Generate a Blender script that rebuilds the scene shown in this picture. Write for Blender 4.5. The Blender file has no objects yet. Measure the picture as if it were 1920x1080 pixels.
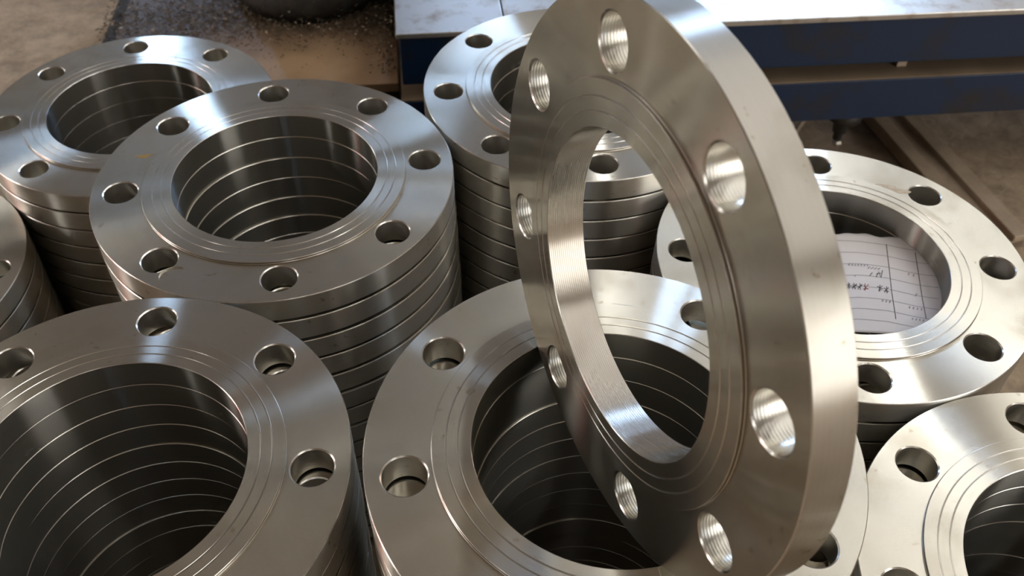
import bpy, bmesh, math, random
from mathutils import Vector, Matrix, noise
random.seed(7)
PI = math.pi
scene = bpy.context.scene
COL = scene.collection

# ------------------------------------------------------------------ camera
F_PX = 1740.95                       # focal length in pixels for a 1920 wide frame
M = ((0.999916, 0.009148, 0.009133), (0.0, -0.706549, 0.707664), (0.012926, -0.707605, -0.70649))
cam_d = bpy.data.cameras.new('camera')
cam_d.sensor_width = 36.0
cam_d.lens = F_PX * 36.0 / 1920.0
cam_d.clip_start = 0.01
cam_d.clip_end = 100
cam_d.dof.use_dof = True
cam_d.dof.focus_distance = 0.56
cam_d.dof.aperture_fstop = 13.0
cam = bpy.data.objects.new('camera', cam_d)
COL.objects.link(cam)
R3 = Matrix(((M[0][0], -M[0][1], -M[0][2]), (M[1][0], -M[1][1], -M[1][2]), (M[2][0], -M[2][1], -M[2][2])))
cam.matrix_world = R3.to_4x4()
scene.camera = cam

# ------------------------------------------------------------------ view, world
vs = scene.view_settings
vs.view_transform = 'Standard'
vs.look = 'None'
vs.gamma = 1.0
vs.use_curve_mapping = False
vs.exposure = 0.0
scene.cycles.max_bounces = 10
scene.cycles.glossy_bounces = 8
scene.cycles.diffuse_bounces = 4
scene.cycles.caustics_reflective = False
scene.cycles.sample_clamp_indirect = 6.0
w = bpy.data.worlds.new('overcast_sky')
scene.world = w
w.use_nodes = True
w.node_tree.nodes['Background'].inputs[0].default_value = (0.62, 0.72, 0.9, 1)
w.node_tree.nodes['Background'].inputs[1].default_value = 1.0

WINDOW_COLD = 28.0        # daylight through the far windows
ROOF_LIGHT = 7.8         # translucent roof sheets
DOOR_LIGHT = 6.5        # the open loading door behind on the right
SIDE_LIGHT = 13.0

# ------------------------------------------------------------------ materials
def new_mat(name):
    m = bpy.data.materials.new(name)
    m.use_nodes = True
    nt = m.node_tree
    return m, nt, nt.nodes['Principled BSDF']

def node(nt, typ, **kw):
    n = nt.nodes.new(typ)
    for k, v in kw.items():
        if k.startswith('i_'):
            n.inputs[k[2:].replace('_', ' ')].default_value = v
        else:
            setattr(n, k, v)
    return n

def math_n(nt, op, a, b=None):
    n = nt.nodes.new('ShaderNodeMath'); n.operation = op
    for i, v in enumerate((a, b)):
        if v is None: continue
        if isinstance(v, (int, float)): n.inputs[i].default_value = v
        else: nt.links.new(v, n.inputs[i])
    return n.outputs[0]

def ramp(nt, src, stops):
    r = nt.nodes.new('ShaderNodeValToRGB')
    e = r.color_ramp.elements
    while len(e) < len(stops): e.new(0.5)
    for k, (p, c) in enumerate(stops):
        e[k].position = p
        e[k].color = (c[0], c[1], c[2], 1) if isinstance(c, (tuple, list)) else (c, c, c, 1)
    nt.links.new(src, r.inputs[0])
    return r.outputs[0]

def mixc(nt, fac, a, b, blend='MIX'):
    m = nt.nodes.new('ShaderNodeMix'); m.data_type = 'RGBA'; m.blend_type = blend
    for k, v in ((0, fac), (6, a), (7, b)):
        if isinstance(v, (int, float)): m.inputs[k].default_value = v
        elif isinstance(v, tuple): m.inputs[k].default_value = (*v, 1)
        else: nt.links.new(v, m.inputs[k])
    return m.outputs[2]

def steel(name, color, rough, aniso, k=1500.0, bump=0.12, stain=0.5, drilled=False, feed=0):
    """lathe-turned steel: fine concentric feed marks, light oil stains"""
    m, nt, b = new_mat(name)
    L = nt.links
    tc = node(nt, 'ShaderNodeTexCoord')
    sep = node(nt, 'ShaderNodeSeparateXYZ'); L.new(tc.outputs['Object'], sep.inputs[0])
    x, y, z = sep.outputs
    r = math_n(nt, 'SQRT', math_n(nt, 'ADD', math_n(nt, 'MULTIPLY', x, x), math_n(nt, 'MULTIPLY', y, y)))
    rr = r if not drilled else math_n(nt, 'MULTIPLY', r, 0.02)
    cx = math_n(nt, 'MULTIPLY', math_n(nt, 'DIVIDE', x, r), 0.5)
    cy = math_n(nt, 'MULTIPLY', math_n(nt, 'DIVIDE', y, r), 0.5)
    oi = node(nt, 'ShaderNodeObjectInfo')
    comb = node(nt, 'ShaderNodeCombineXYZ')
    L.new(cx, comb.inputs[0]); L.new(cy, comb.inputs[1]); L.new(math_n(nt, 'MULTIPLY', z, k), comb.inputs[2])
    fine = node(nt, 'ShaderNodeTexNoise', noise_dimensions='4D')
    fine.inputs['Scale'].default_value = 1.0; fine.inputs['Detail'].default_value = 3.0; fine.inputs['Roughness'].default_value = 0.7
    L.new(comb.outputs[0], fine.inputs['Vector']); L.new(math_n(nt, 'MULTIPLY', rr, k), fine.inputs['W'])
    # broad blotches, oil film
    blot = node(nt, 'ShaderNodeTexNoise', noise_dimensions='4D'); blot.inputs['Scale'].default_value = 26.0; blot.inputs['Detail'].default_value = 5.0
    L.new(tc.outputs['Object'], blot.inputs['Vector']); L.new(math_n(nt, 'MULTIPLY', oi.outputs['Random'], 37.0), blot.inputs['W'])
    speck = node(nt, 'ShaderNodeTexNoise', noise_dimensions='4D'); speck.inputs['Scale'].default_value = 170.0; speck.inputs['Detail'].default_value = 2.0
    L.new(tc.outputs['Object'], speck.inputs['Vector']); L.new(math_n(nt, 'MULTIPLY', oi.outputs['Random'], 91.0), speck.inputs['W'])
    c1 = mixc(nt, math_n(nt, 'MULTIPLY', ramp(nt, blot.outputs[0], [(0.5, 0), (0.68, 1)]), stain), color, (color[0]*.78, color[1]*.74, color[2]*.66))
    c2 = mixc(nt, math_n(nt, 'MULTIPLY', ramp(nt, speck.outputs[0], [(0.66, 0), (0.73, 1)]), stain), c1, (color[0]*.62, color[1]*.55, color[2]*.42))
    c3 = mixc(nt, 0.12, c2, ramp(nt, fine.outputs[0], [(0.3, 0.45), (0.7, 1.0)]), 'MULTIPLY')
    L.new(c3, b.inputs['Base Color'])
    b.inputs['Metallic'].default_value = 1.0
    ro = math_n(nt, 'ADD', rough - 0.04, math_n(nt, 'MULTIPLY', fine.outputs[0], 0.05))
    ro = math_n(nt, 'ADD', ro, math_n(nt, 'MULTIPLY', ramp(nt, blot.outputs[0], [(0.45, 0), (0.7, 1)]), 0.08*stain))
    L.new(ro, b.inputs['Roughness'])
    b.inputs['Anisotropic'].default_value = aniso
    b.inputs['Anisotropic Rotation'].default_value = 0.25
    tg = node(nt, 'ShaderNodeTangent', direction_type='RADIAL', axis='Z')
    if aniso: L.new(tg.outputs[0], b.inputs['Tangent'])
    bp = node(nt, 'ShaderNodeBump'); bp.inputs['Strength'].default_value = bump; bp.inputs['Distance'].default_value = 0.0004
    if feed:
        wv = math_n(nt, 'SINE', math_n(nt, 'MULTIPLY', z, 2*PI/feed))
        bp.inputs['Strength'].default_value = 0.35
        L.new(math_n(nt, 'MULTIPLY', wv, 0.14), bp.inputs['Height'])
    else: L.new(fine.outputs[0], bp.inputs['Height'])
    if bump > 0 or feed: L.new(bp.outputs[0], b.inputs['Normal'])
    if aniso > 0.55:
        # lathe grooves: a lobe that is tight along the grooves and wide across them, plus a soft worn sheen
        g1 = node(nt, 'ShaderNodeBsdfAnisotropic'); g1.distribution = 'GGX'
        g1.inputs['Anisotropy'].default_value = aniso*0.76
        L.new(c3, g1.inputs['Color']); L.new(ro, g1.inputs['Roughness']); L.new(tg.outputs[0], g1.inputs['Tangent'])
        g2 = node(nt, 'ShaderNodeBsdfAnisotropic'); g2.inputs['Roughness'].default_value = 0.42
        L.new(c3, g2.inputs['Color'])
        if bump > 0 or feed:
            L.new(bp.outputs[0], g1.inputs['Normal'])
        mx = node(nt, 'ShaderNodeMixShader'); mx.inputs[0].default_value = 0.15
        L.new(g1.outputs[0], mx.inputs[1]); L.new(g2.outputs[0], mx.inputs[2])
        out = [n_ for n_ in nt.nodes if n_.type == 'OUTPUT_MATERIAL'][0]
        L.new(mx.outputs[0], out.inputs[0])
    return m

MS_FACE = steel('turned_steel_face', (0.61, 0.59, 0.525), 0.18, 1.0, 1500, 0.0)
MS_RIM = steel('turned_steel_rim', (0.57, 0.55, 0.50), 0.33, 0.97, 1100, 0.03, 0.8)
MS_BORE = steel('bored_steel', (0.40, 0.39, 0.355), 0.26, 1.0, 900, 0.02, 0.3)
MS_FEED = steel('bored_steel_with_feed_marks', (0.55, 0.52, 0.47), 0.29, 0.9, 900, 0.02, 0.3, feed=0.0012)
MS_STEP = steel('step_steel_dark_reflection', (0.30, 0.26, 0.21), 0.42, 0.5, 900, 0.02, 0.9)  # dark reflection in the step wall, put into its base colour
MS_HOLE = steel('drilled_steel', (0.60, 0.58, 0.53), 0.34, 0.5, 1700, 0.2, 0.4, drilled=True, feed=0.0016)
MS_EDGE = steel('bright_steel_edge', (0.66, 0.64, 0.60), 0.26, 0.0, 900, 0.05, 0.0)

def simple(name, col, rough=0.6, metal=0.0, col2=None, scale=20.0, bump=0.0, detail=8.0, lo=0.4, hi=0.65, bdist=0.002):
    m, nt, b = new_mat(name)
    tc = node(nt, 'ShaderNodeTexCoord')
    n = node(nt, 'ShaderNodeTexNoise'); n.inputs['Scale'].default_value = scale; n.inputs['Detail'].default_value = detail
    n.inputs['Roughness'].default_value = 0.65
    nt.links.new(tc.outputs['Object'], n.inputs['Vector'])
    if col2: nt.links.new(ramp(nt, n.outputs[0], [(lo, col), (hi, col2)]), b.inputs['Base Color'])
    else: b.inputs['Base Color'].default_value = (*col, 1)
    b.inputs['Roughness'].default_value = rough
    b.inputs['Metallic'].default_value = metal
    if bump:
        bp = node(nt, 'ShaderNodeBump'); bp.inputs['Strength'].default_value = bump; bp.inputs['Distance'].default_value = bdist
        nt.links.new(n.outputs[0], bp.inputs['Height']); nt.links.new(bp.outputs[0], b.inputs['Normal'])
    return m

def glow(name, col, s):
    m = bpy.data.materials.new(name); m.use_nodes = True
    nt = m.node_tree; nt.nodes.clear()
    o = nt.nodes.new('ShaderNodeOutputMaterial'); e = nt.nodes.new('ShaderNodeEmission')
    e.inputs[0].default_value = (*col, 1); e.inputs[1].default_value = s
    nt.links.new(e.outputs[0], o.inputs[0])
    return m

M_WALL = simple('dusty_plaster', (0.38, 0.32, 0.25), 0.9, 0, (0.30, 0.25, 0.195), 1.5)
M_ROOF = simple('roof_sheet', (0.34, 0.29, 0.225), 0.8, 0, (0.27, 0.23, 0.18), 2.0)
M_BEAM = simple('painted_roof_beam', (0.12, 0.10, 0.09), 0.6)
M_BLUE = simple('worn_blue_paint', (0.003, 0.020, 0.062), 0.42, 0, (0.020, 0.017, 0.015), 9.0, 0.25, 9, 0.50, 0.66)
M_PLATE = simple('worn_steel_plate', (0.56, 0.55, 0.53), 0.34, 0.85, (0.36, 0.30, 0.24), 38.0, 0.12, 10, 0.5, 0.7)
M_BROWN = simple('dusty_brown_sheet', (0.27, 0.205, 0.14), 0.5, 0, (0.19, 0.14, 0.095), 5.5, 0.2, 10, 0.45, 0.68)
def oily(m):
    # oil soaked area round the machine, with its own ragged edge
    nt = m.node_tree; b = nt.nodes['Principled BSDF']; L = nt.links
    tc = node(nt, 'ShaderNodeTexCoord'); sp = node(nt, 'ShaderNodeSeparateXYZ'); L.new(tc.outputs['Object'], sp.inputs[0])
    n = node(nt, 'ShaderNodeTexNoise'); n.inputs['Scale'].default_value = 9.0; n.inputs['Detail'].default_value = 9
    L.new(tc.outputs['Object'], n.inputs['Vector'])
    v = math_n(nt, 'ADD', sp.outputs[1], math_n(nt, 'MULTIPLY', math_n(nt, 'SUBTRACT', n.outputs[0], 0.5), 0.16))
    f = ramp(nt, v, [(0.06, 0.0), (0.15, 0.92)])
    old = b.inputs['Base Color'].links[0].from_socket
    L.new(mixc(nt, f, old, (0.060, 0.040, 0.025)), b.inputs['Base Color'])
    return m
M_TRAY = oily(simple('oil_soaked_brown_sheet', (0.40, 0.27, 0.16), 0.45, 0, (0.27, 0.175, 0.10), 5.5, 0.2, 10, 0.45, 0.68))
M_DARK = simple('oily_black_iron_and_shade', (0.016, 0.015, 0.014), 0.55, 0.2, (0.045, 0.038, 0.03), 45, 0.6, 9)  # also colours the added panels that stand in for shade
M_TIMBER = simple('timber', (0.30, 0.22, 0.15), 0.8, 0, (0.2, 0.14, 0.09), 25, 0.3)
M_CHANNEL = simple('dusty_channel_steel', (0.46, 0.37, 0.28), 0.6, 0.1, (0.34, 0.265, 0.195), 18, 0.3)
M_CHIP = simple('metal_chips', (0.40, 0.36, 0.29), 0.35, 0.8, (0.09, 0.075, 0.055), 60)
M_BOLT = simple('bright_bolt', (0.6, 0.6, 0.6), 0.25, 1.0)
M_RED = simple('dark_red_ink', (0.22, 0.05, 0.05), 0.7)
M_PAPER = simple('ruled_paper', (0.82, 0.81, 0.83), 0.85, 0, (0.76, 0.75, 0.78), 12, 0.1)
M_INK = simple('black_ink', (0.06, 0.06, 0.075), 0.7)
M_RULE = simple('grey_form_line', (0.30, 0.30, 0.33), 0.8)
M_FAINT = simple('faint_print', (0.34, 0.34, 0.38), 0.8)
M_STAIN = simple('yellow_rust_spot', (0.33, 0.22, 0.07), 0.7, 0.1, (0.25, 0.18, 0.08), 300)
M_OILFILM = simple('dried_oil_film', (0.40, 0.30, 0.19), 0.45, 0.5, (0.50, 0.42, 0.31), 120)

def concrete():
    m, nt, b = new_mat('dusty_concrete')
    L = nt.links
    tc = node(nt, 'ShaderNodeTexCoord')
    n1 = node(nt, 'ShaderNodeTexNoise'); n1.inputs['Scale'].default_value = 3.0; n1.inputs['Detail'].default_value = 10; n1.inputs['Roughness'].default_value = 0.6
    n2 = node(nt, 'ShaderNodeTexNoise'); n2.inputs['Scale'].default_value = 28.0; n2.inputs['Detail'].default_value = 9; n2.inputs['Roughness'].default_value = 0.7
    for n in (n1, n2): L.new(tc.outputs['Object'], n.inputs['Vector'])
    c = ramp(nt, n1.outputs[0], [(0.35, (0.66, 0.52, 0.37)), (0.62, (0.46, 0.36, 0.26))])
    c = mixc(nt, 0.7, c, ramp(nt, n2.outputs[0], [(0.36, 0.5), (0.62, 1.1)]), 'MULTIPLY')
    L.new(c, b.inputs['Base Color'])
    b.inputs['Roughness'].default_value = 0.85
    bp = node(nt, 'ShaderNodeBump'); bp.inputs['Strength'].default_value = 0.9; bp.inputs['Distance'].default_value = 0.012
    L.new(n2.outputs[0], bp.inputs['Height']); L.new(bp.outputs[0], b.inputs['Normal'])
    return m
M_FLOOR = concrete()

# ------------------------------------------------------------------ helpers
def link(name, me, parent=None, mats=()):
    o = bpy.data.objects.new(name, me)
    COL.objects.link(o)
    for m in mats: me.materials.append(m)
    if parent is not None: o.parent = parent
    return o

def obj(name, bm, mats, parent=None):
    me = bpy.data.meshes.new(name)
    bm.normal_update(); bm.to_mesh(me); bm.free()
    if not isinstance(mats, (list, tuple)): mats = [mats]
    return link(name, me, parent, mats)

def tag(o, label=None, cat=None, group=None, kind=None):
    if label: o['label'] = label
    if cat: o['category'] = cat
    if group: o['group'] = group
    if kind: o['kind'] = kind
    return o

def empty(name, loc, rz=0.0):
    o = bpy.data.objects.new(name, None); COL.objects.link(o)
    o.location = loc; o.rotation_euler = (0, 0, rz); o.empty_display_size = 0.05
    return o

def add_box(bm, lo, hi, bevel=0.0, mi=0):
    g = bmesh.ops.create_cube(bm, size=1.0)
    vs_ = g['verts']
    c = [(a+b)/2 for a, b in zip(lo, hi)]; s = [b-a for a, b in zip(lo, hi)]
    for v in vs_: v.co = Vector((c[0]+v.co.x*s[0], c[1]+v.co.y*s[1], c[2]+v.co.z*s[2]))
    fs = {f for v in vs_ for f in v.link_faces}
    for f in fs: f.material_index = mi
    if bevel:
        es = {e for v in vs_ for e in v.link_edges}
        bmesh.ops.bevel(bm, geom=list(es), offset=bevel, segments=2, affect='EDGES', profile=0.5)

def box(name, lo, hi, mat, parent=None, bevel=0.0):
    bm = bmesh.new(); add_box(bm, lo, hi, bevel)
    return obj(name, bm, mat, parent)

def add_lathe(bm, prof, n=32, mi=0, smooth=True):
    """prof: list of (r, z)"""
    rings = []
    for r, z in prof:
        if r < 1e-7: rings.append([bm.verts.new((0, 0, z))])
        else: rings.append([bm.verts.new((r*math.cos(2*PI*k/n), r*math.sin(2*PI*k/n), z)) for k in range(n)])
    for a, b in zip(rings[:-1], rings[1:]):
        for k in range(n):
            k2 = (k+1) % n
            if len(a) == 1: vs_ = (a[0], b[k], b[k2])
            elif len(b) == 1: vs_ = (a[k], a[k2], b[0])
            else: vs_ = (a[k], a[k2], b[k2], b[k])
            f = bm.faces.new(vs_); f.smooth = smooth; f.material_index = mi
    return rings

# ------------------------------------------------------------------ the hall (setting)
FLOOR_Z = -0.80
def struct(name, bm_or_box, mat):
    o = obj(name, bm_or_box, mat) if not isinstance(bm_or_box, tuple) else box(name, bm_or_box[0], bm_or_box[1], mat)
    return tag(o, kind='structure')

X0, X1, Y0, Y1, ZC = -8.0, 6.5, -7.0, 10.0, 6.0
bm = bmesh.new()
NX, NY = 150, 150
def fx(i): return -1.6 + 3.6*i/NX
def fy(j): return -0.4 + 2.8*j/NY
vv = [[bm.verts.new((fx(i), fy(j), FLOOR_Z + (0.006*noise.noise(Vector((fx(i)*5, fy(j)*5, 3.1))) + 0.003*noise.noise(Vector((fx(i)*22, fy(j)*22, 1.7))) - 0.003) * min(1, 8*min(i, j, NX-i, NY-j)/NX))) for j in range(NY+1)] for i in range(NX+1)]
for i in range(NX):
    for j in range(NY):
        f = bm.faces.new((vv[i][j], vv[i+1][j], vv[i+1][j+1], vv[i][j+1])); f.smooth = True
# outer ring of the floor out to the walls
a0, a1, b0, b1 = fx(0), fx(NX), fy(0), fy(NY)
for (x0, x1, y0, y1) in ((X0, a0, Y0, Y1), (a1, X1, Y0, Y1), (a0, a1, Y0, b0), (a0, a1, b1, Y1)):
    q = [bm.verts.new(p) for p in ((x0, y0, FLOOR_Z), (x1, y0, FLOOR_Z), (x1, y1, FLOOR_Z), (x0, y1, FLOOR_Z))]
    bm.faces.new(q)
struct('floor', bm, M_FLOOR)
T = 0.15
struct('wall_far', ((X0-T, Y1, FLOOR_Z-T), (X1+T, Y1+T, ZC)), M_WALL)
struct('wall_near', ((X0-T, Y0-T, FLOOR_Z-T), (X1+T, Y0, ZC)), M_WALL)
struct('wall_left', ((X0-T, Y0, FLOOR_Z-T), (X0, Y1, ZC)), M_WALL)
struct('wall_right', ((X1, Y0, FLOOR_Z-T), (X1+T, Y1, ZC)), M_WALL)
struct('ceiling', ((X0-T, Y0-T, ZC), (X1+T, Y1+T, ZC+T)), M_ROOF)
for k, y in enumerate((-4.5, -1.5, 1.5, 4.5, 7.5)):
    struct('trim_%d' % (k+1), ((X0, y-0.1, ZC-0.4), (X1, y+0.1, ZC)), M_BEAM)
G_COLD = glow('window_daylight', (0.46, 0.66, 1.0), WINDOW_COLD)
G_ROOF = glow('translucent_roof_sheet', (1.0, 0.985, 0.955), ROOF_LIGHT)
G_DOOR = glow('door_daylight', (1.0, 0.96, 0.90), DOOR_LIGHT)
G_SIDE = glow('side_window_daylight', (0.95, 0.93, 0.88), SIDE_LIGHT)
wi = 1
def window(lo, hi, g):
    global wi
    o = struct('window_%d' % wi, (lo, hi), g); wi += 1
    # mullion frame in front of the pane
    return o
for x0, x1 in ((-4.3, -3.95), (-0.35, -0.2), (2.6, 3.15), (3.35, 3.9)):
    window((x0, Y1-0.03, 2.6), (x1, Y1-0.01, 5.5), G_COLD)
for y0, y1 in ((-5.8, -5.3), (-0.25, 0.35), (1.9, 2.1), (4.8, 5.2)):
    window((X0+0.01, y0, 0.0), (X0+0.03, y1, 3.2), G_SIDE)
window((X0+0.01, 0.38, 0.0), (X0+0.03, 0.85, 3.2), glow('window_behind_red_curtain', (0.95, 0.36, 0.34), 8.0))
for x0, x1, y0, y1 in ((3.3, 3.65, -4.0, 8.8), (5.0, 5.45, -4.0, 8.8), (1.0, 1.14, -5.5, 8.8), (-6.6, -6.1, 3.0, 7.0)):
    window((x0, y0, ZC-0.42), (x1, y1, ZC-0.41), G_ROOF)
tag(box('door_1', (X1-0.03, -6.4, FLOOR_Z+0.02), (X1-0.01, -2.4, 3.6), G_DOOR), kind='structure')

# ------------------------------------------------------------------ the flange
R_OUT, R_BORE, R_RF, R_BC, R_H = 0.1425, 0.0811, 0.1038, 0.1199, 0.0129
T_BODY, H_RF = 0.0198, 0.0020
PITCH = T_BODY + H_RF

def circle(bm, r, z, n, cx=0.0, cy=0.0):
    return [bm.verts.new((cx + r*math.cos(2*PI*k/n), cy + r*math.sin(2*PI*k/n), z)) for k in range(n)]
def loop_edges(bm, vs_):
    return [bm.edges.get((vs_[k], vs_[(k+1) % len(vs_)])) or bm.edges.new((vs_[k], vs_[(k+1) % len(vs_)])) for k in range(len(vs_))]
def skin(bm, a, b, mi, smooth=True, sharp=True, flip=False):
    n = len(a)
    for k in range(n):
        k2 = (k+1) % n
        q = (a[k], a[k2], b[k2], b[k])
        f = bm.faces.new(q[::-1] if flip else q); f.smooth = smooth; f.material_index = mi
    if sharp:
        for l in (a, b):
            for e in loop_edges(bm, l): e.smooth = False

def flange_body_mesh(NO=168, NH=36):
    bm = bmesh.new()
    ch, chh, chb = 0.0005, 0.0009, 0.0003
    # outer wall and chamfers (slots: 0 face, 1 rim, 2 bore, 3 hole, 4 edge)
    o1 = circle(bm, R_OUT-ch, 0, NO); o2 = circle(bm, R_OUT, -ch, NO); o3 = circle(bm, R_OUT, -T_BODY+ch, NO); o4 = circle(bm, R_OUT-ch, -T_BODY, NO)
    skin(bm, o2, o1, 4); skin(bm, o3, o2, 1); skin(bm, o4, o3, 4)
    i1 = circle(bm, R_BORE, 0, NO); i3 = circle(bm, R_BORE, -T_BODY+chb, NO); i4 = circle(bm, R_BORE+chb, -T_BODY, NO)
    skin(bm, i1, i3, 2); skin(bm, i3, i4, 4)
    tops, bots = [o1, i1], [o4, i4]
    for j in range(8):
        a = j*PI/4; cx, cy = R_BC*math.cos(a), R_BC*math.sin(a)
        h1 = circle(bm, R_H+chh, 0, NH, cx, cy); h2 = circle(bm, R_H, -chh*0.8, NH, cx, cy)
        h3 = circle(bm, R_H, -T_BODY+chh*.6, NH, cx, cy); h4 = circle(bm, R_H+chh*.6, -T_BODY, NH, cx, cy)
        skin(bm, h1, h2, 4); skin(bm, h2, h3, 3); skin(bm, h3, h4, 4)
        tops.append(h1); bots.append(h4)
    for loops, up in ((tops, 1), (bots, -1)):
        es = [e for l in loops for e in loop_edges(bm, l)]
        g = bmesh.ops.triangle_fill(bm, use_beauty=True, edges=es, normal=(0, 0, up))
        for f in g['geom']:
            if isinstance(f, bmesh.types.BMFace):
                f.smooth = False; f.material_index = 0
                f.normal_update()
                if f.normal.z*up < 0: f.normal_flip()
    me = bpy.data.meshes.new('flange_body')
    bm.normal_update(); bm.to_mesh(me); bm.free()
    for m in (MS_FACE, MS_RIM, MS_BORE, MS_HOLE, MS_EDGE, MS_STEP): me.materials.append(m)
    return me

def raised_face_mesh(NO=168):
    bm = bmesh.new()
    H = H_RF; c = 0.0003; gw, gd = 0.0005, 0.0008
    # profile from the foot of the outer step to the bore: (r, z, slot of the strip that ends here)
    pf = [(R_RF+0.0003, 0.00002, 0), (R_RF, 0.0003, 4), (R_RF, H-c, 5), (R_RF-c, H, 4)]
    for rg in (0.0957, 0.0889):
        pf += [(rg+gw, H, 0), (rg, H-gd, 4), (rg-gw, H, 4)]
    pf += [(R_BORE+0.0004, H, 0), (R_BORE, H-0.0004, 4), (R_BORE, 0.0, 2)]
    rings = [circle(bm, r, z, NO) for r, z, s in pf]
    for k in range(1, len(pf)):
        skin(bm, rings[k-1], rings[k], pf[k][2], smooth=True)
    me = bpy.data.meshes.new('raised_face')
    bm.normal_update(); bm.to_mesh(me); bm.free()
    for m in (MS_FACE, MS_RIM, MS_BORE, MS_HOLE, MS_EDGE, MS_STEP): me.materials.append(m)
    return me

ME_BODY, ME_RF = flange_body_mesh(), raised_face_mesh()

def make_flange():
    root = empty('steel_flange', (0, 0, 0))
    b = link('flange_body', ME_BODY, root)
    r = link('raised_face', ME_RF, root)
    return root
proto = make_flange()
proto_used = [False]
def place_flange(loc, az, label, group=None, mat=None):
    if not proto_used[0]:
        o = proto; proto_used[0] = True
    else:
        o = proto.copy(); COL.objects.link(o)
        for ch in list(proto.children):
            c = ch.copy(); COL.objects.link(c); c.parent = o
    if mat is None:
        o.location = loc; o.rotation_euler = (0, 0, az)
    else: o.matrix_world = mat
    o['label'] = label; o['category'] = 'flange'
    if group: o['group'] = group
    elif 'group' in o.keys(): del o['group']
    return o

ORD = ['top', 'second', 'third', 'fourth', 'fifth', 'sixth', 'seventh', 'eighth', 'ninth', 'tenth', 'eleventh', 'twelfth', 'thirteenth', 'fourteenth', 'fifteenth', 'sixteenth', 'seventeenth']
STACKS = {
    # name: centre of the top body face, hole azimuth, where, lean per flange, top label
    'A': ((-0.3802, 0.79871, -0.54274), 14.01, 'the back left stack by the bare floor', (-0.0003, 0.0002), 'top steel flange of the back left stack, beside the bare concrete floor'),
    'B': ((-0.18364, 0.59179, -0.46568), 11.16, 'the stack left of centre', (0.0006, -0.0006), 'whole steel flange left of centre with a small yellow rust spot, topmost of its stack'),
    'C': ((-0.23199, 0.3105, -0.4646), 46.53, 'the bottom left corner stack', (0.0, -0.0002), 'large steel flange at the bottom left corner, topmost of its stack, cut by the frame'),
    'D': ((-0.577, 0.592, -0.584), 49.9, 'the low stack at the left edge', (-0.0002, 0.0), 'steel flange cut off by the left edge, topmost of the lowest stack'),
    'E': ((0.06756, 0.73584, -0.46947), 6.5, 'the back centre stack beside the blue bench', (0.0, 0.0003), 'top steel flange of the back centre stack, half hidden behind the upright flange'),
    'F': ((0.06338, 0.31527, -0.43795), 11.91, 'the front centre stack under the upright flange', (0.0002, -0.0002), 'large flat steel flange at front centre whose bore holds the upright flange'),
    'H': ((0.2615, 0.52635, -0.48989), -3.98, 'the right stack holding the paper', (0.0, 0.0), 'steel flange at the right with a ruled paper sheet inside its bore'),
    'I': ((0.34966, 0.25473, -0.49229), 0.72, 'the bottom right corner stack', (0.0, 0.0), 'bright steel flange cut off by the bottom right corner, topmost of its stack'),
}
bottoms = {}
for s, (c, az, where, lean, lab) in STACKS.items():
    n = int((c[2] - FLOOR_Z - 0.006 - T_BODY) / PITCH) + 1
    rnd = random.Random(ord(s))
    for k in range(n):
        z = c[2] - k*(PITCH + 0.00005)
        if s == 'H' and k > 0: z -= 0.0006
        if k == 0: x, y, a = c[0], c[1], math.radians(az)
        else:
            kk = min(k, 7)
            x = c[0] + lean[0]*kk + rnd.uniform(-.0005, .0005); y = c[1] + lean[1]*kk + rnd.uniform(-.0005, .0005)
            a = math.radians(rnd.uniform(0, 45))
        place_flange((x, y, z), a, lab if k == 0 else 'steel flange, %s from the top in %s' % (ORD[k], where), 'flanges in ' + where)
    zb = z - T_BODY
    bottoms[s] = (c[0], c[1], zb)
    # timber packing board between the stack and the concrete
    bx = box('packing_board', (-0.095, -0.095, FLOOR_Z - 0.004 - 0.0), (0.095, 0.095, zb), M_TIMBER, None, 0.0006)
    me = bx.data
    for v in me.vertices: v.co.z -= FLOOR_Z
    bx.location = (c[0], c[1], FLOOR_Z)
    tag(bx, 'timber packing board under ' + where, 'board', 'packing boards under the stacks')

# the flange that stands on edge in the bore of the front centre stack
gn = Vector((-0.92726, -0.37212, 0.04135)).normalized()
gh = Vector((0.19518, -0.38618, 0.90154)); gh = (gh - gn*gh.dot(gn)).normalized()
gy = gn.cross(gh)
gm = Matrix((gh, gy, gn)).transposed().to_4x4()
gm.translation = Vector((0.05557, 0.31155, -0.31629 + 0.0006))
upright = place_flange(None, 0, 'steel flange standing upright on edge in another flange, at the centre right', None, gm)

for ch in COL.objects:
    if ch.parent is upright:
        ch.material_slots[2].link = 'OBJECT'
        ch.material_slots[2].material = MS_FEED

# ------------------------------------------------------------------ pixel helper (authoring only: rays of the photograph cut with real planes)
def ray(px, py):
    d = ((px-960)/F_PX, (py-540)/F_PX, 1.0)
    return Vector([sum(M[r][k]*d[k] for k in range(3)) for r in range(3)])
def on_z(px, py, z):
    d = ray(px, py); return d * (z/d.z)

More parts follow.
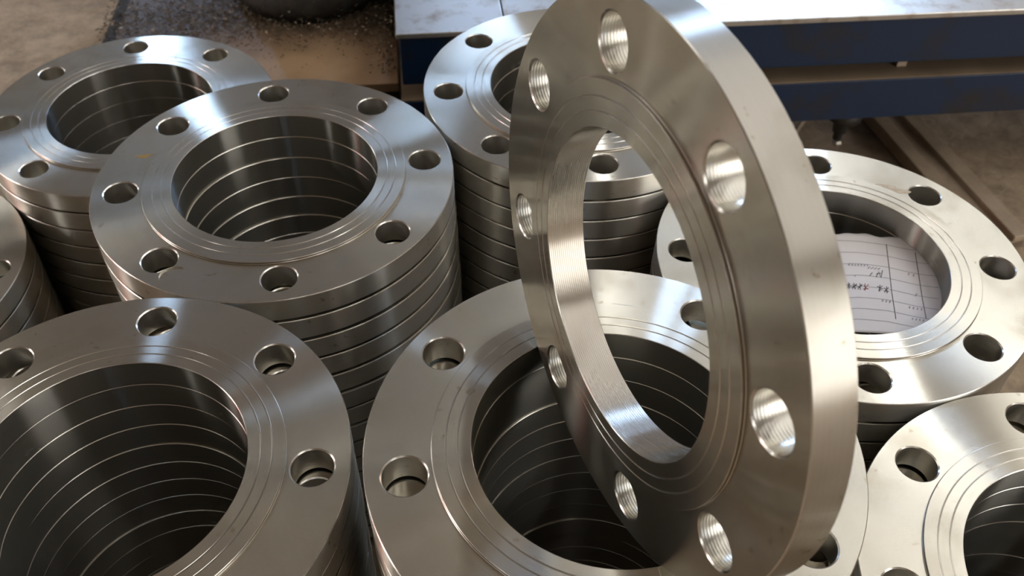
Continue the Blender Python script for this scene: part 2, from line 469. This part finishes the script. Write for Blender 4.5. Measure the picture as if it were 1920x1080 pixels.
# ------------------------------------------------------------------ paper inside the right stack
hc = STACKS['H'][0]
PZ = hc[2] - T_BODY - 0.00045
def paper_z(x, y):
    # lies flat under the top flange, sags and waves a little over the bore
    r = math.hypot(x-hc[0], y-hc[1]); f = max(0.0, 1 - r/R_BORE)
    return PZ - 0.006*f**0.8*(0.6 + 0.4*math.sin(x*55+1)) * (1 if f > 0 else 0)
pr = empty('paper_sheet', (hc[0], hc[1], PZ))
tag(pr, 'white ruled form sheet with handwriting lying inside the bore of the right stack', 'paper')
bm = bmesh.new()
P0 = on_z(1545, 436, PZ); 
top_l, top_r = on_z(1500, 430, PZ), on_z(1700, 446, PZ)
bot_l, bot_r = on_z(1560, 616, PZ), on_z(1720, 628, PZ)
ex = (top_r-top_l).normalized(); 
NU, NV = 40, 40
def paper_pt(u, v):
    a = top_l.lerp(top_l + ex*0.145, u); b = bot_l.lerp(bot_l + ex*0.128, u)
    p = a.lerp(b, v)
    ripple = 0.0012*math.sin(u*23)+0.0008*math.sin(u*51+1)
    if v == 0: p.y += ripple
    return p
g = []
for i in range(NU+1):
    row = []
    for j in range(NV+1):
        p = paper_pt(i/NU, j/NV)
        # keep inside the seat of the flange
        row.append(bm.verts.new((p.x-hc[0], p.y-hc[1], paper_z(p.x, p.y)-PZ)))
    g.append(row)
for i in range(NU):
    for j in range(NV):
        f = bm.faces.new((g[i][j], g[i+1][j], g[i+1][j+1], g[i][j+1])); f.smooth = True
r_ = bmesh.ops.extrude_face_region(bm, geom=list(bm.faces))
for v in [q for q in r_['geom'] if isinstance(q, bmesh.types.BMVert)]: v.co.z += 0.00012
bmesh.ops.recalc_face_normals(bm, faces=list(bm.faces))
obj('sheet', bm, M_PAPER, pr)

def strokes(name, lines, width, mat, lift=0.00025):
    bm = bmesh.new()
    for ln in lines:
        pts = []
        for a, b in zip(ln[:-1], ln[1:]):
            m_ = max(1, int(math.hypot(b[0]-a[0], b[1]-a[1])/6))
            pts += [(a[0]+(b[0]-a[0])*t/m_, a[1]+(b[1]-a[1])*t/m_) for t in range(m_)]
        pts.append(ln[-1])
        W = [on_z(px, py, PZ) for px, py in pts]
        prev = None
        for k, p in enumerate(W):
            d = (W[min(k+1, len(W)-1)] - W[max(k-1, 0)]); d.z = 0
            if d.length < 1e-9: continue
            d.normalize(); s = Vector((-d.y, d.x, 0))*width/2
            z = paper_z(p.x, p.y) - PZ + lift
            q = [bm.verts.new((p.x+e*s.x-hc[0], p.y+e*s.y-hc[1], z)) for e in (-1, 1)]
            if prev: bm.faces.new((prev[0], prev[1], q[1], q[0]))
            prev = q
    return obj(name, bm, mat, pr)
strokes('column_line', [[(1662, 457), (1668, 505), (1672, 545), (1680, 598)]], 0.0006, M_INK)
strokes('column_line', [[(1716, 473), (1724, 520), (1730, 560), (1737, 598)]], 0.0006, M_INK)
rows = []
for k in range(8):
    y = 452 + 20.5*k
    rows.append([(1556+k*4, y-4+k*.6), (1610, y), (1665, y+7), (1720, y+19), (1760, y+26)])
for rw in rows: strokes('ruled_line', [rw], 0.0005, M_RULE)
rr = random.Random(3)
def scribble(x0, y0, x1, y1, n, h):
    """clusters of crossing pen strokes, like the illegible characters on the form"""
    out = []
    for k in range(n):
        t = (k+.5)/n; cx, cy = x0+(x1-x0)*t, y0+(y1-y0)*t; w_ = h*.42
        out.append([(cx-w_, cy+rr.uniform(-.3, .3)*h), (cx+w_, cy+rr.uniform(-.3, .3)*h)])
        out.append([(cx+rr.uniform(-.3, .3)*w_, cy-h*.5), (cx+rr.uniform(-.3, .3)*w_, cy+h*.5)])
        out.append([(cx-w_*rr.uniform(.4, 1), cy+h*.4), (cx, cy), (cx+w_*rr.uniform(.3, 1), cy-h*.35)])
        if rr.random() < .6: out.append([(cx-w_*.7, cy-h*.3), (cx+w_*.6, cy+h*.35)])
    return out
strokes('handwriting', scribble(1588, 531, 1618, 536, 3, 12) + scribble(1644, 538, 1668, 544, 2, 13), 0.0006, M_INK)
strokes('handwriting', scribble(1617, 535, 1631, 538, 1, 13), 0.0006, M_RED)['label'] = 'dark red handwriting'
strokes('handwriting', [[(1655, 506), (1652, 520), (1648, 508), (1643, 519)], [(1652, 511), (1643, 513)], [(1636, 510), (1631, 516)]]
        + [[(1650-k*3.2, 503-k*.4 + (2.5 if k % 2 else -1.5)) for k in range(8)], [(1603, 514), (1605, 516)]], 0.0006, M_INK)
strokes('printed_text', scribble(1590, 493, 1630, 497, 7, 5) + scribble(1652, 562, 1672, 566, 3, 5) + scribble(1700, 511, 1718, 516, 2, 5)
        + scribble(1702, 575, 1732, 580, 4, 5) + scribble(1714, 550, 1722, 553, 1, 7) + scribble(1708, 597, 1735, 601, 4, 4), 0.0004, M_FAINT)

# ------------------------------------------------------------------ bench behind, on the right
PHI = math.radians(6.0)
BZ = -0.530
b0 = on_z(741, 65, BZ)
bench = empty('steel_bench', (b0.x, b0.y, FLOOR_Z), PHI)
tag(bench, 'low blue painted steel bench with worn metal top along the upper right', 'bench')
ZT = BZ - FLOOR_Z
Lb = 1.6
box('end_plate', (0.0, 0.0, ZT-0.006), (0.1225, 0.33, ZT), M_PLATE, bench, 0.001)
box('top_plate', (0.1240, 0.0, ZT-0.008), (Lb, 0.62, ZT-0.001), M_PLATE, bench, 0.001)
box('upper_rail', (0.004, 0.004, ZT-0.068), (Lb-0.004, 0.050, ZT-0.0082), M_BLUE, bench, 0.0015)
# lower rail is a channel with its dusty flange up
bm = bmesh.new()
add_box(bm, (0.001, 0.004, ZT-0.148), (Lb-0.004, 0.010, ZT-0.092), 0.0008)
add_box(bm, (0.001, 0.010, ZT-0.100), (Lb-0.004, 0.085, ZT-0.093))
add_box(bm, (0.001, 0.010, ZT-0.148), (Lb-0.004, 0.085, ZT-0.141))
obj('lower_rail', bm, [M_BLUE], bench)
box('dusty_ledge', (0.001, 0.006, ZT-0.0925), (Lb-0.004, 0.088, ZT-0.0905), M_BROWN, bench)
for x in (0.62, 1.18):
    box('spacer_bolt', (x, 0.03, ZT-0.091), (x+0.012, 0.042, ZT-0.066), M_CHANNEL, bench)
for x, y in ((0.03, 0.05), (1.5, 0.05), (0.03, 0.54), (1.5, 0.54)):
    box('leg', (x, y, 0.004), (x+0.05, y+0.05, ZT-0.009 if y > .1 else ZT-0.149), M_BLUE, bench, 0.002)
box('back_rail', (0.03, 0.57, ZT-0.068), (Lb-0.03, 0.61, ZT-0.009), M_BLUE, bench, 0.0015)

box('shade_side_panel', (0.003, 0.090, 0.004), (0.009, 0.60, ZT-0.010), M_DARK, bench, 0.001)  # dark sheet added to stand for the shade under the bench end
box('shade_front_panel', (0.003, 0.088, 0.004), (0.30, 0.0895, ZT-0.010), M_DARK, bench)  # second added sheet for the same shade, facing front

# levelling foot under the lower rail
p = on_z(1575, 238, -0.72)
lx = (p - b0); lp = Matrix.Rotation(-PHI, 3, 'Z') @ Vector((lx.x, lx.y, 0))
bm = bmesh.new()
add_lathe(bm, [(0.0, 0.066), (0.012, 0.066), (0.014, 0.05), (0.022, 0.048), (0.024, 0.036), (0.011, 0.03), (0.009, 0.012), (0.006, 0.010), (0.006, 0.0), (0, 0)], 20)
ft = obj('levelling_foot', bm, M_DARK, bench); ft.location = (lp.x, 0.045, ZT-0.148-0.060)
bm = bmesh.new(); add_lathe(bm, [(0, 0.008), (0.006, 0.008), (0.0075, 0.004), (0.006, 0), (0, 0)], 6, smooth=False)
nb = obj('bolt_head', bm, M_BOLT, ft); nb.location = (0, -0.004, -0.007)

# channel bar lying on the floor below the bench
pa, pb = on_z(1668, 206, FLOOR_Z+0.02), on_z(1845, 400, FLOOR_Z+0.02)
d = pb-pa; L_ = d.length
ch = empty('channel_bar', (pa.x, pa.y, FLOOR_Z), math.atan2(d.y, d.x))
tag(ch, 'dusty steel channel bar lying on the floor under the blue bench at the right', 'steel bar')
box('web', (-0.25, -0.030, 0.000), (L_+0.05, 0.030, 0.012), M_CHANNEL, ch, 0.0008)
box('bar_flange', (-0.25, -0.034, 0.000), (L_+0.05, -0.013, 0.020), M_CHANNEL, ch, 0.0015)
box('bar_flange', (-0.25, 0.012, 0.000), (L_+0.05, 0.036, 0.020), M_CHANNEL, ch, 0.0015)
pa, pb = on_z(1514, 214, FLOOR_Z+0.006), on_z(1488, 250, FLOOR_Z+0.006)
d = (pb-pa).normalized()
ch = empty('steel_rod', (pa.x, pa.y, FLOOR_Z), math.atan2(d.y, d.x))
tag(ch, 'thin rusty rod on the floor left of the levelling foot', 'rod')
bm = bmesh.new()
bmesh.ops.create_cone(bm, cap_ends=True, segments=12, radius1=0.004, radius2=0.004, depth=0.22, matrix=Matrix.Translation((0.0, 0, 0.005)) @ Matrix.Rotation(PI/2, 4, 'Y'))
obj('rod', bm, M_CHANNEL, ch)

# ------------------------------------------------------------------ machine tray (brown board) and machine foot behind on the left
TZ = -0.62
t0 = on_z(300, 65, TZ); t1 = on_z(752, 159, TZ)
tray = empty('machine_tray', (t1.x, t1.y, FLOOR_Z), PHI)
tag(tray, 'brown dusty metal tray of the machine, strewn with chips, at the upper left', 'tray')
hz = TZ-FLOOR_Z
wdt = 0.362
box('tray_plate', (-wdt, 0.004, hz-0.012), (-0.003, 0.75, hz), M_TRAY, tray, 0.001)
box('edge_strip', (-wdt-0.015, 0.004, hz-0.030), (-wdt-0.0002, 0.75, hz-0.001), M_DARK, tray, 0.0008)
box('shade_apron', (-wdt+0.02, 0.022, 0.003), (-0.004, 0.034, hz-0.0125), M_DARK, tray, 0.001)  # dark panel added in place of the shaded floor below the tray
box('side_apron', (-wdt+0.008, 0.022, 0.003), (-wdt+0.019, 0.74, hz-0.0125), M_DARK, tray, 0.001)

# machine foot
mc = on_z(585, -22, TZ)
mf = empty('drilling_machine', (mc.x, mc.y, TZ), PHI)
tag(mf, 'round black cast machine base crusted with metal chips, behind the brown tray', 'machine')
bm = bmesh.new()
add_lathe(bm, [(0.0, 0.15), (0.075, 0.15), (0.085, 0.13), (0.088, 0.05), (0.098, 0.035), (0.104, 0.018), (0.100, 0.0), (0, 0)], 40)
for v in bm.verts:
    v.co += v.co.normalized()*0.004*noise.noise(v.co*40)
    v.co.z = max(v.co.z, 0)
obj('base_casting', bm, M_DARK, mf)
mb = box('shade_block', (0.035, -0.055, 0.0), (0.112, 0.30, 0.34), M_DARK, mf, 0.01)  # dark block added for the black shade right of the base

# chips scattered over the tray: past counting
bm = bmesh.new()
rc = random.Random(11)
def chip(p, s):
    a = rc.uniform(0, 2*PI); e = rc.uniform(-.6, .6); n = 4
    R_ = Matrix.Rotation(a, 3, 'Z') @ Matrix.Rotation(e, 3, 'X') @ Matrix.Rotation(rc.uniform(-.5, .5), 3, 'Y')
    rad = s*rc.uniform(.4, .8); ww = s*0.3; prev = None
    for k in range(n+1):
        t = k/n*rc.uniform(1.8, 3.5)
        c_ = Vector((rad*math.cos(t), rad*math.sin(t)*.7, ww*k*.2))
        q = [bm.verts.new(p + R_ @ (c_ + Vector((0, 0, z)))) for z in (0, ww)]
        if prev: bm.faces.new((prev[0], prev[1], q[1], q[0]))
        prev = q
RT = Matrix.Rotation(PHI, 3, 'Z')
for k in range(6500):
    u = rc.uniform(0.0, wdt+0.015)
    v = 0.125 + rc.gauss(0.05, 0.045)
    if rc.random() < 0.10: u = abs(rc.gauss(0, 0.012)); v = rc.uniform(0.02, 0.3)
    if v > .5 or v < 0.01: continue
    q = RT @ Vector((-u-0.006, v, 0))
    dm = math.hypot(t1.x+q.x-mc.x, t1.y+q.y-mc.y)
    z = TZ + 0.001 + rc.uniform(0, 0.006)
    if dm < 0.098: z = TZ + rc.uniform(0.02, 0.05)
    if rc.random() < 0.35 and dm > 0.2 and v > .12: continue
    chip(Vector((t1.x+q.x, t1.y+q.y, z)), rc.uniform(0.0015, 0.0045))
o = obj('metal_chips', bm, M_CHIP)
tag(o, 'fine curled metal chips strewn over the brown tray and round the black machine', 'metal chips', None, 'stuff')

# crust of chips on the machine foot
bm = bmesh.new()
for k in range(900):
    a = rc.uniform(0, 2*PI); rr_ = rc.uniform(0.088, 0.106)
    chip(Vector((rr_*math.cos(a), rr_*math.sin(a), rc.uniform(0.006, 0.045) if rr_ < 0.1 else rc.uniform(0, 0.02))), rc.uniform(0.002, 0.005))
tag(obj('chip_crust', bm, M_CHIP, mf), kind='stuff')

# ------------------------------------------------------------------ marks on the top flanges
tops = {o['label']: o for o in COL.objects if o.name.startswith('steel_flange')}
def blot(name, stack, px, py, rx, ry, seed, mat, n=28):
    """irregular thin stain on the body face of a top flange"""
    c, az = STACKS[stack][0], math.radians(STACKS[stack][1])
    root = tops[STACKS[stack][4]]
    p = on_z(px, py, c[2]); p = Matrix.Rotation(-az, 3, 'Z') @ Vector((p.x-c[0], p.y-c[1], 0))
    rb = random.Random(seed); bm = bmesh.new()
    ph = [rb.uniform(0, 6) for _ in range(4)]
    ring = []
    for k in range(n):
        a = 2*PI*k/n
        f = 1 + 0.28*math.sin(2*a+ph[0]) + 0.2*math.sin(3*a+ph[1]) + 0.12*math.sin(5*a+ph[2])
        q = Matrix.Rotation(-az, 3, 'Z') @ Vector((rx*f*math.cos(a), ry*f*math.sin(a), 0))
        ring.append(bm.verts.new((p.x+q.x, p.y+q.y, 0.00006)))
    m_ = bm.verts.new((p.x, p.y, 0.00012))
    for k in range(n): bm.faces.new((m_, ring[k], ring[(k+1) % n]))
    return obj(name, bm, mat, root)
tag(blot('rust_spot', 'B', 270, 293, 0.0045, 0.0032, 1, M_STAIN), 'yellow rust spot')
tag(blot('oil_stain', 'H', 1662, 354, 0.015, 0.006, 12, M_OILFILM), 'dried brown oil stain')
# curled steel shaving on the flange left of centre
c = STACKS['B'][0]; p = on_z(326, 519, c[2])
bm = bmesh.new(); prev = None
for k in range(15):
    t = PI*0.35 + k/14*PI*0.75
    for_r = 0.008
    q = [bm.verts.new((for_r*math.cos(t)*1.3, for_r*math.sin(t)*1.2, z_)) for z_ in (0, 0.0010)]
    if prev: bm.faces.new((prev[0], prev[1], q[1], q[0]))
    prev = q
o = obj('steel_shaving', bm, MS_EDGE); o.location = (p.x, p.y, c[2]+0.0001)
tag(o, 'small curled steel shaving on the flange with the yellow rust spot', 'shaving')

# fine scratches on the flat front centre flange
def scratches(stack, lines, width, mat):
    c, az = STACKS[stack][0], math.radians(STACKS[stack][1])
    bm = bmesh.new(); RZ = Matrix.Rotation(-az, 3, 'Z')
    for ln in lines:
        P_ = [on_z(px, py, c[2]) for px, py in ln]
        for a, b in zip(P_[:-1], P_[1:]):
            d = (b-a); d.z = 0; d.normalize(); n_ = Vector((-d.y, d.x, 0))*width/2
            f = [RZ @ Vector((q.x-c[0], q.y-c[1], 0.00008)) for q in (a-n_, b-n_, b+n_, a+n_)]
            bm.faces.new([bm.verts.new(v) for v in f])
    return obj('scratch_marks', bm, mat, tops[STACKS[stack][4]])
tag(scratches('F', [[(1147, 569), (1185, 573), (1198, 577)], [(1160, 585), (1172, 588), (1166, 592)], [(1180, 583), (1192, 590)], [(1186, 582), (1180, 592)]], 0.0005, MS_EDGE), 'bright fine scratches')
